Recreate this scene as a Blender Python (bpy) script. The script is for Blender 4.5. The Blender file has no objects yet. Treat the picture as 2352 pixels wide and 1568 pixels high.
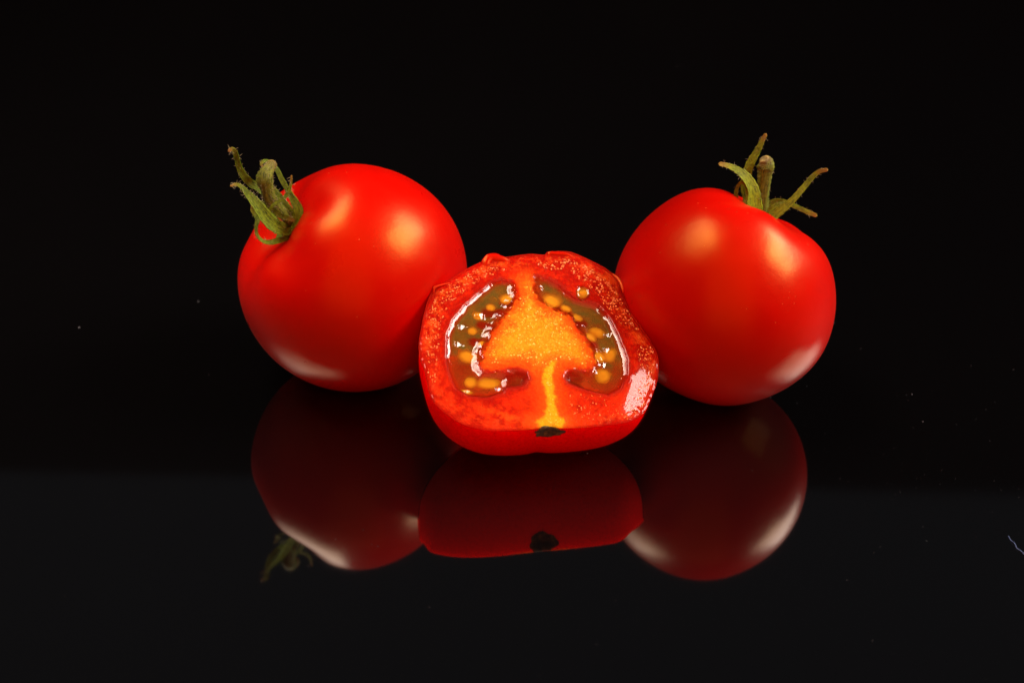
import bpy, math, random
import numpy as np
from mathutils import Vector, Matrix
random.seed(7); np.random.seed(7)

# ------------------------------------------------------------------ camera
S = 7.65e-5                       # metres per photo pixel (2352 wide) in the plane of the cut face
DP = 3350                         # camera distance in the same pixels
PITCH = math.radians(31); ROLL = math.radians(2)
BACK = Vector((0, -math.cos(PITCH), math.sin(PITCH)))
_u = Vector((0, math.sin(PITCH), math.cos(PITCH))); _r = Vector((1, 0, 0))
RIGHT = _r * math.cos(ROLL) + _u * math.sin(ROLL)
UP = _u * math.cos(ROLL) - _r * math.sin(ROLL)
D = DP * S
AIM = Vector((0, 0, 272 * S))
CAM = AIM + BACK * D

sc = bpy.context.scene
C = sc.collection
cd = bpy.data.cameras.new('camera')
cam = bpy.data.objects.new('camera', cd); C.objects.link(cam)
cd.lens = 36 * DP / 2352; cd.sensor_width = 36; cd.clip_start = 0.01; cd.clip_end = 50
cam.matrix_world = Matrix((( RIGHT.x, UP.x, BACK.x, CAM.x), (RIGHT.y, UP.y, BACK.y, CAM.y), (RIGHT.z, UP.z, BACK.z, CAM.z), (0, 0, 0, 1)))
cd.dof.use_dof = True; cd.dof.focus_distance = D + 0.002; cd.dof.aperture_fstop = 18
sc.camera = cam

# ------------------------------------------------------------------ world, lights, exposure
w = bpy.data.worlds.new('World'); sc.world = w; w.use_nodes = True
w.node_tree.nodes['Background'].inputs[0].default_value = (0.88, 0.98, 1.12, 1)
w.node_tree.nodes['Background'].inputs[1].default_value = 0.0175

def softbox(name, pos, short, long_, power, col, axis=(0, 1, 0), aim=(0, 0.01, 0.02), grid=180):
    l = bpy.data.lights.new(name, 'AREA'); l.shape = 'RECTANGLE'; l.size = short; l.size_y = long_
    l.energy = power; l.color = col; l.spread = math.radians(grid)
    o = bpy.data.objects.new(name, l); C.objects.link(o)
    z = (Vector(pos) - Vector(aim)).normalized()
    y = Vector(axis); y = (y - z * y.dot(z)).normalized(); x = y.cross(z)
    o.matrix_world = Matrix(((x.x, y.x, z.x, pos[0]), (x.y, y.y, z.y, pos[1]), (x.z, y.z, z.z, pos[2]), (0, 0, 0, 1)))
    return o
softbox('softbox_lamp', (0.42, 0.06, 0.37), 0.20, 0.36, 5.6, (1.0, 0.86, 0.76))
softbox('softbox_lamp', (-0.215, 0.055, 0.40), 0.25, 0.28, 0.47, (1.0, 0.82, 0.66), aim=(-0.115, 0.02, 0.03), grid=58)
softbox('front_fill_lamp', (0.0, -0.50, 0.34), 1.15, 0.55, 3.1, (1.0, 0.20, 0.09), axis=(1, 0, 0))  # added reddish fill behind the camera, brightens the front skins

sc.view_settings.view_transform = 'Standard'; sc.view_settings.look = 'None'
sc.view_settings.exposure = 0; sc.view_settings.gamma = 1
sc.render.engine = 'CYCLES'
sc.cycles.max_bounces = 10; sc.cycles.transparent_max_bounces = 16
sc.cycles.use_denoising = True

# ------------------------------------------------------------------ helpers
def ray(x, y):
    return (RIGHT * ((x - 1176) / DP) + UP * ((784 - y) / DP) - BACK)
def on_plane(x, y, p0, n):
    d = ray(x, y); t = (p0 - CAM).dot(n) / d.dot(n)
    return CAM + d * t
def at_depth(x, y, dist):
    return CAM + ray(x, y) * dist

def mesh_obj(name, verts, faces, mats, parent=None, smooth=True, mat_idx=None, colors=None, uvs=None):
    me = bpy.data.meshes.new(name)
    me.from_pydata([tuple(map(float, v)) for v in verts], [], [tuple(map(int, f)) for f in faces])
    for m in (mats if isinstance(mats, (list, tuple)) else [mats]): me.materials.append(m)
    if smooth: me.polygons.foreach_set('use_smooth', [True] * len(me.polygons))
    if mat_idx is not None: me.polygons.foreach_set('material_index', [int(i) for i in mat_idx])
    if colors is not None:
        a = me.color_attributes.new('tint', 'FLOAT_COLOR', 'POINT')
        a.data.foreach_set('color', np.asarray(colors, dtype=np.float32).ravel())
    if uvs is not None:                       # per-vertex (along, across)
        a = me.attributes.new('strip', 'FLOAT_VECTOR', 'POINT')
        a.data.foreach_set('vector', np.asarray(uvs, dtype=np.float32).ravel())
    me.update()
    o = bpy.data.objects.new(name, me); C.objects.link(o)
    if parent: o.parent = parent
    return o

def set_world_parent(o, parent):
    o.parent = parent
    o.matrix_parent_inverse = parent.matrix_world.inverted()

def thing(name, label, cat, loc, group=None):
    o = bpy.data.objects.new(name, None); C.objects.link(o)
    o.empty_display_size = 0.01
    o.location = loc; o['label'] = label; o['category'] = cat
    if group: o['group'] = group
    bpy.context.view_layer.update()
    return o

def hash2(ix, iy, seed):
    h = np.sin(ix * 127.1 + iy * 311.7 + seed * 74.7) * 43758.5453
    return h - np.floor(h)
def vnoise(x, y, seed=0):
    ix = np.floor(x); iy = np.floor(y); fx = x - ix; fy = y - iy
    fx = fx * fx * (3 - 2 * fx); fy = fy * fy * (3 - 2 * fy)
    a = hash2(ix, iy, seed); b = hash2(ix + 1, iy, seed); c = hash2(ix, iy + 1, seed); d = hash2(ix + 1, iy + 1, seed)
    return (a * (1 - fx) + b * fx) * (1 - fy) + (c * (1 - fx) + d * fx) * fy - 0.5
def fbm(x, y, seed=0, o=4):
    s = 0; a = 1
    for i in range(o):
        s = s + a * vnoise(x * 2 ** i, y * 2 ** i, seed + i * 11); a *= 0.5
    return s
def sstep(a, b, x):
    t = np.clip((x - a) / (b - a), 0, 1); return t * t * (3 - 2 * t)

def sdf(poly, x, y):
    """signed distance to a closed polygon, negative inside"""
    P = np.array(poly, float); Q = np.roll(P, -1, 0)
    d = np.full(x.shape, 1e18); inside = np.zeros(x.shape, bool)
    for (ax, ay), (bx, by) in zip(P, Q):
        ex, ey = bx - ax, by - ay; wx, wy = x - ax, y - ay
        t = np.clip((wx * ex + wy * ey) / (ex * ex + ey * ey + 1e-12), 0, 1)
        d = np.minimum(d, (wx - ex * t) ** 2 + (wy - ey * t) ** 2)
        c = ((ay > y) != (by > y)) & (x < ex * (y - ay) / (ey + (1e-12 if ey == 0 else 0)) + ax)
        inside ^= c
    d = np.sqrt(d)
    return np.where(inside, -d, d)

def catmull(pts, n, closed=False):
    P = np.array(pts, float)
    if closed: P = np.vstack([P[-1], P, P[0], P[1]])
    else: P = np.vstack([2 * P[0] - P[1], P, 2 * P[-1] - P[-2]])
    segs = len(P) - 3; out = []
    for i in range(n):
        t = i / (n if closed else n - 1) * segs
        k = min(int(t), segs - 1); f = t - k
        a, b, c, d = P[k:k + 4]
        out.append(0.5 * ((2 * b) + (-a + c) * f + (2 * a - 5 * b + 4 * c - d) * f * f + (-a + 3 * b - 3 * c + d) * f ** 3))
    return np.array(out)

# ------------------------------------------------------------------ materials
def mat(name):
    m = bpy.data.materials.new(name); m.use_nodes = True
    nt = m.node_tree; return m, nt, nt.nodes['Principled BSDF']
def N(nt, t, **k):
    n = nt.nodes.new(t)
    for a, b in k.items(): setattr(n, a, b)
    return n
def noise(nt, scale, detail=3, rough=0.5, vec=None):
    n = N(nt, 'ShaderNodeTexNoise'); n.inputs['Scale'].default_value = scale
    n.inputs['Detail'].default_value = detail; n.inputs['Roughness'].default_value = rough
    if vec is not None: nt.links.new(vec, n.inputs['Vector'])
    return n
def ramp(nt, fac, stops):
    r = N(nt, 'ShaderNodeValToRGB'); nt.links.new(fac, r.inputs[0])
    el = r.color_ramp.elements
    while len(el) < len(stops): el.new(0.5)
    for e, (p, c) in zip(el, stops): e.position = p; e.color = (*c, 1) if len(c) == 3 else c
    return r
def bump(nt, height, strength, dist, normal=None):
    b = N(nt, 'ShaderNodeBump'); b.inputs['Strength'].default_value = strength; b.inputs['Distance'].default_value = dist
    nt.links.new(height, b.inputs['Height'])
    if normal is not None: nt.links.new(normal, b.inputs['Normal'])
    return b
def coords(nt): return N(nt, 'ShaderNodeTexCoord').outputs['Object']
def mixc(nt, fac, a, b):
    m = N(nt, 'ShaderNodeMix', data_type='RGBA')
    for s, v in ((0, fac), (6, a), (7, b)):
        if hasattr(v, 'is_output'): nt.links.new(v, m.inputs[s])
        else: m.inputs[s].default_value = v if s == 0 else (*v, 1)
    return m.outputs[2]

def make_skin(name, spec=0.5):
    m, nt, p = mat(name); co = coords(nt)
    big = noise(nt, 45, 3, 0.5, co)
    base = ramp(nt, big.outputs[0], [(0.3, (0.41, 0.0008, 0.0002)), (0.7, (0.50, 0.0018, 0.0003))])
    # tiny pale pores
    vo = N(nt, 'ShaderNodeTexVoronoi'); vo.inputs['Scale'].default_value = 900; nt.links.new(co, vo.inputs['Vector'])
    pm = ramp(nt, vo.outputs['Distance'], [(0.0, (1, 1, 1)), (0.13, (0, 0, 0))])
    gate = ramp(nt, noise(nt, 260, 2, 0.5, co).outputs[0], [(0.56, (0, 0, 0)), (0.64, (1, 1, 1))])
    mm = N(nt, 'ShaderNodeMath', operation='MULTIPLY'); nt.links.new(pm.outputs[0], mm.inputs[0]); nt.links.new(gate.outputs[0], mm.inputs[1])
    m2 = N(nt, 'ShaderNodeMath', operation='MULTIPLY'); nt.links.new(mm.outputs[0], m2.inputs[0]); m2.inputs[1].default_value = 0.55
    nt.links.new(mixc(nt, m2.outputs[0], base.outputs[0], (0.85, 0.25, 0.08)), p.inputs['Base Color'])
    p.inputs['Roughness'].default_value = 0.30
    rr = ramp(nt, noise(nt, 120, 4, 0.6, co).outputs[0], [(0.3, (0.27,) * 3), (0.75, (0.34,) * 3)])
    nt.links.new(rr.outputs[0], p.inputs['Roughness'])
    p.inputs['IOR'].default_value = 1.47
    p.inputs['Specular IOR Level'].default_value = spec
    p.inputs['Specular Tint'].default_value = (1.0, 0.60, 0.07, 1)
    p.inputs['Subsurface Weight'].default_value = 0.12
    p.inputs['Subsurface Radius'].default_value = (1.0, 0.12, 0.04)
    p.inputs['Subsurface Scale'].default_value = 0.003
    b1 = bump(nt, noise(nt, 2200, 2, 0.5, co).outputs[0], 0.05, 0.0002)
    b2 = bump(nt, noise(nt, 130, 3, 0.5, co).outputs[0], 0.10, 0.0012, b1.outputs[0])
    nt.links.new(b2.outputs[0], p.inputs['Normal'])
    return m
SKIN = make_skin('tomato_skin')
SKIN_CUT = make_skin('cut_tomato_skin', 0.4)
nt = SKIN_CUT.node_tree; p = nt.nodes['Principled BSDF']; p.inputs['Subsurface Weight'].default_value = 0
trn = N(nt, 'ShaderNodeBsdfTransparent'); trn.inputs[0].default_value = (1.0, 0.10, 0.03, 1)
mxs = N(nt, 'ShaderNodeMixShader'); mxs.inputs[0].default_value = 0.06
nt.links.new(trn.outputs[0], mxs.inputs[1]); nt.links.new(p.outputs[0], mxs.inputs[2])
nt.links.new(mxs.outputs[0], nt.nodes['Material Output'].inputs[0])

def make_green(name, dark, light, tip):
    m, nt, p = mat(name); co = coords(nt)
    at = N(nt, 'ShaderNodeAttribute', attribute_name='strip')
    sep = N(nt, 'ShaderNodeSeparateXYZ'); nt.links.new(at.outputs['Vector'], sep.inputs[0])
    mp = N(nt, 'ShaderNodeMapping'); mp.inputs['Scale'].default_value = (3.0, 7.0, 1.0); nt.links.new(at.outputs['Vector'], mp.inputs[0])
    st = noise(nt, 2.2, 5, 0.65, mp.outputs[0])
    fi = noise(nt, 1800, 3, 0.6, co)
    c1 = ramp(nt, st.outputs[0], [(0.38, dark), (0.5, tuple((a + b) / 2 for a, b in zip(dark, light))), (0.62, light)])
    c2 = mixc(nt, ramp(nt, fi.outputs[0], [(0.4, (0, 0, 0)), (0.75, (0.6,) * 3)]).outputs[0], c1.outputs[0], tuple(min(1, a * 1.5) for a in light))
    tipf = ramp(nt, sep.outputs[0], [(0.80, (0, 0, 0)), (0.97, (1, 1, 1))])
    br = noise(nt, 700, 2, 0.5, co)
    tf = N(nt, 'ShaderNodeMath', operation='MULTIPLY'); nt.links.new(tipf.outputs[0], tf.inputs[0])
    nt.links.new(ramp(nt, br.outputs[0], [(0.3, (0.5,) * 3), (0.6, (1.0,) * 3)]).outputs[0], tf.inputs[1])
    nt.links.new(mixc(nt, tf.outputs[0], c2, tip), p.inputs['Base Color'])
    p.inputs['Roughness'].default_value = 0.55
    p.inputs['Specular IOR Level'].default_value = 0.2
    p.inputs['Subsurface Weight'].default_value = 0.2
    p.inputs['Subsurface Radius'].default_value = (0.6, 1.0, 0.1); p.inputs['Subsurface Scale'].default_value = 0.0005
    b1 = bump(nt, st.outputs[0], 0.8, 0.0003); b2 = bump(nt, fi.outputs[0], 0.5, 0.0001, b1.outputs[0])
    nt.links.new(b2.outputs[0], p.inputs['Normal'])
    return m
GREEN = make_green('sepal_green', (0.010, 0.026, 0.001), (0.17, 0.26, 0.006), (0.26, 0.12, 0.02))
GREEN_R = make_green('sepal_olive', (0.024, 0.034, 0.001), (0.24, 0.31, 0.006), (0.34, 0.16, 0.03))
STEM = make_green('stem_green', (0.016, 0.028, 0.001), (0.15, 0.17, 0.012), (0.17, 0.12, 0.03))
m, nt, p = mat('stem_cut_end'); CUTEND = m
co = coords(nt); n1 = noise(nt, 900, 3, 0.6, co)
nt.links.new(ramp(nt, n1.outputs[0], [(0.35, (0.12, 0.09, 0.02)), (0.65, (0.40, 0.31, 0.08))]).outputs[0], p.inputs['Base Color']); p.inputs['Roughness'].default_value = 0.6
m, nt, p = mat('fine_hair'); HAIR = m
p.inputs['Base Color'].default_value = (0.36, 0.32, 0.17, 1); p.inputs['Roughness'].default_value = 0.4

# ------------------------------------------------------------------ table and backdrop (the setting)
m, nt, p = mat('black_glass'); TABLE = m
co = coords(nt)
p.inputs['Base Color'].default_value = (0.0012, 0.0012, 0.0014, 1)
p.inputs['IOR'].default_value = 2.08
p.inputs['Roughness'].default_value = 0.012
sm = ramp(nt, noise(nt, 18, 5, 0.6, co).outputs[0], [(0.35, (0.035,) * 3), (0.8, (0.055,) * 3)])
nt.links.new(sm.outputs[0], p.inputs['Roughness'])
t = 0.6
def slab(name, x0, x1, y0, y1, z0, z1, m):
    v = [(x0, y0, z0), (x1, y0, z0), (x1, y1, z0), (x0, y1, z0), (x0, y0, z1), (x1, y0, z1), (x1, y1, z1), (x0, y1, z1)]
    f = [(0, 3, 2, 1), (4, 5, 6, 7), (0, 1, 5, 4), (1, 2, 6, 5), (2, 3, 7, 6), (3, 0, 4, 7)]
    return mesh_obj(name, v, f, m, smooth=False)
tab = slab('table_surface', -0.7, 0.7, -0.45, 0.98, -0.012, 0.0, TABLE)
tab['kind'] = 'structure'; tab['label'] = 'glossy black glass surface mirroring the tomatoes'
m, nt, p = mat('black_cloth'); CLOTH = m
co = coords(nt)
nt.links.new(ramp(nt, noise(nt, 6, 4, 0.6, co).outputs[0], [(0.3, (0.010,) * 3), (0.7, (0.016,) * 3)]).outputs[0], p.inputs['Base Color'])
p.inputs['Roughness'].default_value = 0.9; p.inputs['Specular IOR Level'].default_value = 0.1
bd = slab('backdrop', -1.6, 1.6, 1.0, 1.02, -0.02, 0.75, CLOTH)
bd.rotation_euler = (0, math.radians(0.9), 0)
bd['kind'] = 'structure'; bd['label'] = 'plain black backdrop behind the tomatoes'

# ------------------------------------------------------------------ sepals and stems
def sweep(name, pts, widths, mats, parent, thick=0.16, twist=0.0, cup=0.25, n=44, k=14, hairs=40, hair_len=9, round_=False, front=BACK, end_cap=None):
    """pts: [(Vector) ...] centre line from base to tip, widths in photo pixels; a leaf-like or round tapered body"""
    P = catmull([tuple(p) for p in pts], n)
    Wd = catmull([(x,) for x in widths], n)[:, 0] * S
    V = []; UV = []; fr = []
    for i in range(n):
        a = P[max(0, i - 1)]; b = P[min(n - 1, i + 1)]
        T = Vector(b - a).normalized()
        f = Vector(front); f = (f - T * f.dot(T))
        if f.length < 1e-4: f = Vector(UP)
        f.normalize()
        if isinstance(twist, (tuple, list)):
            tt = i / (n - 1); tw = twist[0] * (1 - tt) + twist[1] * tt
        else: tw = twist
        f = Matrix.Rotation(tw, 3, T) @ f
        s = T.cross(f).normalized()
        hw = max(Wd[i] / 2 * (1 if round_ or name != 'sepal' else 0.90), 0.6 * S); th = hw if round_ else max(hw * thick, 1.3 * S)
        c = Vector(P[i]); fr.append((c, T, f, s, hw, th))
        wob = 1 + 0.05 * math.sin(i * 1.7 + len(name)) 
        for j in range(k):
            an = 2 * math.pi * j / k
            x = math.cos(an); y = math.sin(an)
            if round_:
                rr = 1 + 0.06 * math.cos(5 * an + i * 0.08) + 0.03 * math.sin(3 * an + i * 0.3)
                q = c + s * (hw * x * rr * wob) + f * (hw * y * rr)
            else:
                ridge = 0.10 * math.exp(-(x / 0.18) ** 2) * (1 if y > 0 else -0.3)
                q = c + s * (hw * x * wob) + f * (th * y * (1 - 0.35 * x * x) + hw * (ridge + cup * (x * x - 0.4)))
            V.append(q); UV.append((i / (n - 1), x * 0.5 if y >= 0 else x * 0.5 + 2, 0))
    F = []; MI = []
    for i in range(n - 1):
        for j in range(k):
            a = i * k + j; b = i * k + (j + 1) % k
            F.append((a, b, b + k, a + k)); MI.append(0)
    V.append(Vector(P[0])); UV.append((0, 0, 0)); c0 = len(V) - 1
    for j in range(k): F.append((c0, (j + 1) % k, j)); MI.append(0)
    o_ = (n - 1) * k; tipc = Vector(P[-1]) + fr[-1][1] * (fr[-1][4] * (0.8 if end_cap is None else 0.0))
    if end_cap is None:
        V.append(tipc); UV.append((1, 0, 0)); c1 = len(V) - 1
        for j in range(k): F.append((c1, o_ + j, o_ + (j + 1) % k)); MI.append(0)
    else:                                    # sawn-off end: rim, then a slightly sunk paler face
        c, T, f, s, hw, th = fr[-1]; r0 = len(V)
        for j in range(k):
            an = 2 * math.pi * j / k
            V.append(c + T * (1.5 * S) + (s * math.cos(an) + f * math.sin(an)) * hw * 0.86); UV.append((1, 0, 0))
        r1 = len(V)
        for j in range(k):
            an = 2 * math.pi * j / k
            V.append(c + T * (0.3 * S) + (s * math.cos(an) + f * math.sin(an)) * hw * 0.55); UV.append((1, 0, 0))
        V.append(c - T * (1.0 * S)); UV.append((1, 0, 0)); c1 = len(V) - 1
        for j in range(k):
            j2 = (j + 1) % k
            F.append((o_ + j, o_ + j2, r0 + j2, r0 + j)); MI.append(end_cap)
            F.append((r0 + j, r0 + j2, r1 + j2, r1 + j)); MI.append(end_cap)
            F.append((r1 + j, r1 + j2, c1)); MI.append(end_cap)
    hm = len(mats) - 1
    rng = random.Random(len(name) * 37 + int(widths[0] * 10) + int(abs(P[0][0]) * 1e5))
    for h in range(hairs):
        i = rng.randrange(2, n - 1); c, T, f, s, hw, th = fr[i]
        side = rng.choice((-1, 1)); ang = rng.gauss(0, 0.5)
        if round_ or rng.random() < 0.35: ang = rng.uniform(0, math.pi) * 1.0; 
        dvec = (s * side * math.cos(ang) + f * abs(math.sin(ang))).normalized()
        root = c + (s * side * math.cos(ang) * hw + f * (abs(math.sin(ang)) * (hw if round_ else th))) * 0.96
        L = hair_len * S * rng.uniform(0.3, 1.0); bend = Vector((rng.gauss(0, 1), rng.gauss(0, 1), rng.gauss(0, 1))) * 0.3
        d1 = (dvec + T * rng.gauss(0, 0.5) + bend).normalized(); d2 = (d1 + bend * 1.6).normalized()
        pts3 = [root, root + d1 * L * 0.55, root + (d1 * 0.55 + d2 * 0.5) * L]
        u = d1.orthogonal().normalized(); v = d1.cross(u); b0 = len(V)
        for q, r in zip(pts3, (0.38, 0.30, 0.18)):
            for e in range(3):
                V.append(q + (u * math.cos(e * 2.094) + v * math.sin(e * 2.094)) * r * S); UV.append((0, 0, 0))
        for a in (0, 3):
            for e in range(3):
                e2 = (e + 1) % 3; F.append((b0 + a + e, b0 + a + e2, b0 + a + 3 + e2, b0 + a + 3 + e)); MI.append(hm)
    o = mesh_obj(name, V, F, mats, mat_idx=MI, uvs=UV)
    set_world_parent(o, parent)
    return o

# ------------------------------------------------------------------ whole tomatoes
def whole_tomato(label, cx, cy, r_px, axis_cam, dimple, dw, sil, lobes, hz=None, flat=0.0, bumps=()):
    """centre at photo pixel, apparent radius, stem axis in (right, up, towards camera); sil: silhouette radii round the view axis"""
    dist = D + 250 * S
    for _ in range(6):
        R = r_px * dist / DP
        z = hz * R if hz else R
        d = ray(cx, cy); tt = (z - CAM.z) / d.z; cen = CAM + d * tt; dist = tt
    ax = (RIGHT * axis_cam[0] + UP * axis_cam[1] + BACK * axis_cam[2]).normalized()
    e1 = ax.orthogonal().normalized(); e2 = ax.cross(e1)
    nth, nph = 150, 200
    th = (np.linspace(0, 1, nth) ** 1.15) * math.pi
    ph = np.linspace(0, 2 * math.pi, nph, endpoint=False)
    TH, PH = np.meshgrid(th, ph, indexing='ij')
    A = np.array(ax); E1 = np.array(e1); E2 = np.array(e2)
    Dn = (np.cos(TH)[..., None] * A + np.sin(TH)[..., None] * (np.cos(PH)[..., None] * E1 + np.sin(PH)[..., None] * E2))
    rr = 1 - dimple * np.exp(-(TH / dw) ** 2) + 0.018 * np.exp(-((TH - dw * 1.9) / 0.35) ** 2)
    rr = rr - 0.02 * np.exp(-((math.pi - TH) / 0.25) ** 2)
    rr = rr + lobes * np.cos(5 * PH + 0.6) * np.exp(-((TH - dw * 1.15) / 0.28) ** 2) + lobes * 0.4 * np.cos(3 * PH + 1.9) * np.exp(-((TH - 0.6) / 0.4) ** 2)
    # silhouette fit round the line of sight
    x = Dn @ np.array(RIGHT); y = Dn @ np.array(UP); zc = Dn @ np.array(BACK)
    psi = np.degrees(np.arctan2(y, x)) % 360
    ks = sorted(sil); xs = [k - 360 for k in ks] + list(ks) + [k + 360 for k in ks]; ys = [sil[k] for k in ks] * 3
    pf = np.linspace(0, 360, 361); raw = np.interp(pf, xs, ys)
    ker = np.exp(-(np.arange(-18, 19) / 9.0) ** 2); ker /= ker.sum()
    smo = np.convolve(np.concatenate([raw[-19:-1], raw, raw[1:19]]), ker, 'valid')
    f = np.interp(psi, pf, smo)
    rr = rr * (1 + (f - 1) * (1 - zc ** 2))
    rr = rr + 0.004 * fbm(PH * 1.1, TH * 1.4, 3, 2) * np.sin(TH)
    rr = rr * (1 - flat * np.exp(-(np.arccos(np.clip(-Dn[..., 2], -1, 1)) / 0.55) ** 2))
    for bd_, am, wd in bumps:
        bv = np.array(Vector(bd_).normalized()); rr = rr * (1 + am * np.exp(-(np.arccos(np.clip(Dn @ bv, -1, 1)) / wd) ** 2))
    P = np.array(cen) + Dn * (rr * R)[..., None]
    P = P.reshape(-1, 3)
    # rest it on the table
    dz = -P[:, 2].min(); P[:, 2] += dz; cen = cen + Vector((0, 0, dz))
    F = []
    for i in range(nth - 1):
        for j in range(nph):
            a = i * nph + j; b = i * nph + (j + 1) % nph
            F.append((a, a + nph, b + nph, b))
    low = P[P[:, 2].argmin()]
    root = thing('tomato', label, 'tomato', (low[0], low[1], 0), 'whole tomatoes with their green calyx')
    sk = mesh_obj('skin', P, F, SKIN); set_world_parent(sk, root)
    base = cen + ax * (R * (1 - dimple) * 1.0)
    print(label[:12], 'centre', tuple(round(c / S, 1) for c in cen), 'R', round(R / S, 1), 'dz', dz / S)
    return root, cen, R, ax, base

def calyx_base(root, base, ax, r, mats):
    """small ridged disc from which the sepals spring"""
    e1 = ax.orthogonal().normalized(); e2 = ax.cross(e1); V = []; F = []; UV = []
    n, k = 8, 40
    for i in range(n):
        q = i / (n - 1)
        for j in range(k):
            a = 2 * math.pi * j / k
            rad = r * S * (0.15 + 0.85 * q) * (1 + 0.12 * q * math.cos(5 * a))
            h = (2.5 * (1 - q) ** 2 + 9 * q ** 2 + 2) * S
            V.append(base + (e1 * math.cos(a) + e2 * math.sin(a)) * rad + ax * h); UV.append((q * 0.4, a, 0))
    for i in range(n):
        q = 1 - i / (n - 1)
        for j in range(k):
            a = 2 * math.pi * j / k
            rad = r * S * (0.15 + 0.85 * q) * (1 + 0.12 * q * math.cos(5 * a))
            h = (-3 * (1 - q) + 6 * q ** 2) * S
            V.append(base + (e1 * math.cos(a) + e2 * math.sin(a)) * rad + ax * h); UV.append((q * 0.4, a, 0))
    tot = 2 * n
    for i in range(tot - 1):
        for j in range(k):
            a = i * k + j; b = i * k + (j + 1) % k; F.append((a, b, b + k, a + k))
    F.append(tuple(range(k))[::-1]); F.append(tuple((tot - 1) * k + j for j in range(k)))
    o = mesh_obj('calyx', V, F, mats, uvs=UV); set_world_parent(o, root)
    bpy.context.view_layer.update()
    return o

# left tomato
SIL_L = {0: 1.0, 20: 1.005, 45: 1.01, 70: 1.005, 90: 1.0, 110: 0.985, 135: 0.985, 160: 1.0, 180: 1.005, 210: 1.0, 240: 0.995, 270: 1.0, 300: 1.0, 330: 0.995}
rootL, cenL, RL, axL, baseL = whole_tomato('whole red tomato on the left, its stem pointing up and to the left', 815, 641, 261, (-0.66, 0.47, 0.58), 0.215, 0.38, SIL_L, 0.020, hz=0.965, flat=0.036, bumps=[((0, -0.45, 0.88), 0.03, 0.6), ((0.86, -0.5, 0.0), -0.055, 0.5)])
depL = (CAM - baseL).dot(BACK)
def ZL(X, Y, z):      # close-up of the left calyx: picture position and height towards the lens in photo pixels
    z = z + 0.50 * math.hypot(X - 1010, Y - 1290) / 6.1      # the calyx stands up along the stem axis, towards the lens
    return at_depth((840 + X / 3.646) / 1.6735, (530 + Y / 3.646) / 1.6735, depL - z * S)
k1 = 1 / 6.10
cal = calyx_base(rootL, baseL, axL, 27, [GREEN])
gm = [GREEN, HAIR]
def leafL(pts, wd, **k):
    kk = dict(thick=0.16, cup=0.3, hairs=36, hair_len=10); kk.update(k)
    return sweep('sepal', [ZL(*p) for p in pts], [w_ * k1 for w_ in wd], gm, cal, **kk)
# upper left, tall, hooked tip
leafL([(1010, 1250, 0), (900, 1050, 6), (740, 860, -4), (580, 710, -10), (460, 640, -8), (360, 540, -4), (295, 420, 0), (262, 300, 2), (235, 205, 4), (190, 160, 8), (140, 185, 10)],
      [90, 120, 130, 125, 130, 118, 100, 92, 85, 70, 42], twist=(0.2, -0.3), hairs=50)
# big front sepal sweeping to the lower right
leafL([(1080, 1290, 10), (960, 1310, 24), (820, 1270, 36), (690, 1150, 44), (590, 1010, 48), (490, 880, 48), (400, 775, 46), (330, 695, 44), (250, 655, 46), (170, 675, 48)],
      [120, 165, 195, 215, 190, 150, 105, 72, 52, 34], twist=(0.5, 0.15), cup=0.4, hairs=70)
# lower hook curling back up behind the front sepal
leafL([(1000, 1380, 12), (870, 1430, 24), (740, 1465, 30), (630, 1450, 30), (552, 1380, 26), (524, 1270, 22), (545, 1160, 18), (535, 1080, 12), (490, 1010, 10), (470, 950, 8)],
      [90, 110, 90, 62, 52, 56, 80, 130, 120, 50], twist=(0.2, 0.6), hairs=40)
# right sepal running up behind the stem to a curled tip
leafL([(1050, 1330, 14), (1120, 1170, 18), (1120, 1010, 12), (1060, 880, 2), (970, 730, -8), (880, 570, -16), (810, 430, -22), (720, 345, -26), (640, 325, -26), (600, 370, -22), (625, 410, -18)],
      [150, 190, 180, 130, 92, 84, 72, 62, 56, 50, 36], twist=(-0.5, 0.3), hairs=36)
# thin brown tipped sepal crossing in front
leafL([(960, 1260, 20), (820, 1160, 34), (715, 1040, 44), (760, 950, 48), (860, 880, 44), (940, 815, 40), (990, 740, 36), (1012, 640, 34), (1022, 530, 34)],
      [90, 80, 62, 56, 58, 66, 52, 42, 28], twist=(0.3, 0.5), hairs=40)
# broad short sepal folded inward, blunt tan tip
leafL([(560, 900, 6), (640, 940, 16), (750, 1010, 26), (860, 1080, 34), (960, 1120, 40), (1055, 1155, 42)],
      [80, 120, 120, 105, 88, 56], twist=0.4, hairs=30)
# inner face of the cup between stem and right sepal
leafL([(1060, 1300, 2), (1010, 1130, 0), (940, 980, -4), (870, 850, -8), (800, 740, -10), (760, 690, -8)],
      [190, 210, 170, 110, 70, 36], twist=(0.3, 0.1), hairs=24)
st = sweep('stem', [ZL(*p) for p in [(1000, 1190, 0), (900, 1060, 10), (790, 930, 18), (710, 820, 22), (672, 690, 24), (650, 585, 26), (668, 500, 22), (708, 430, 12), (758, 358, -4)]],
           [x * k1 for x in [150, 160, 165, 180, 195, 240, 205, 160, 140]], [STEM, CUTEND, HAIR], cal, hairs=170, hair_len=7, round_=True, k=20, n=60, end_cap=1)

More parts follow.
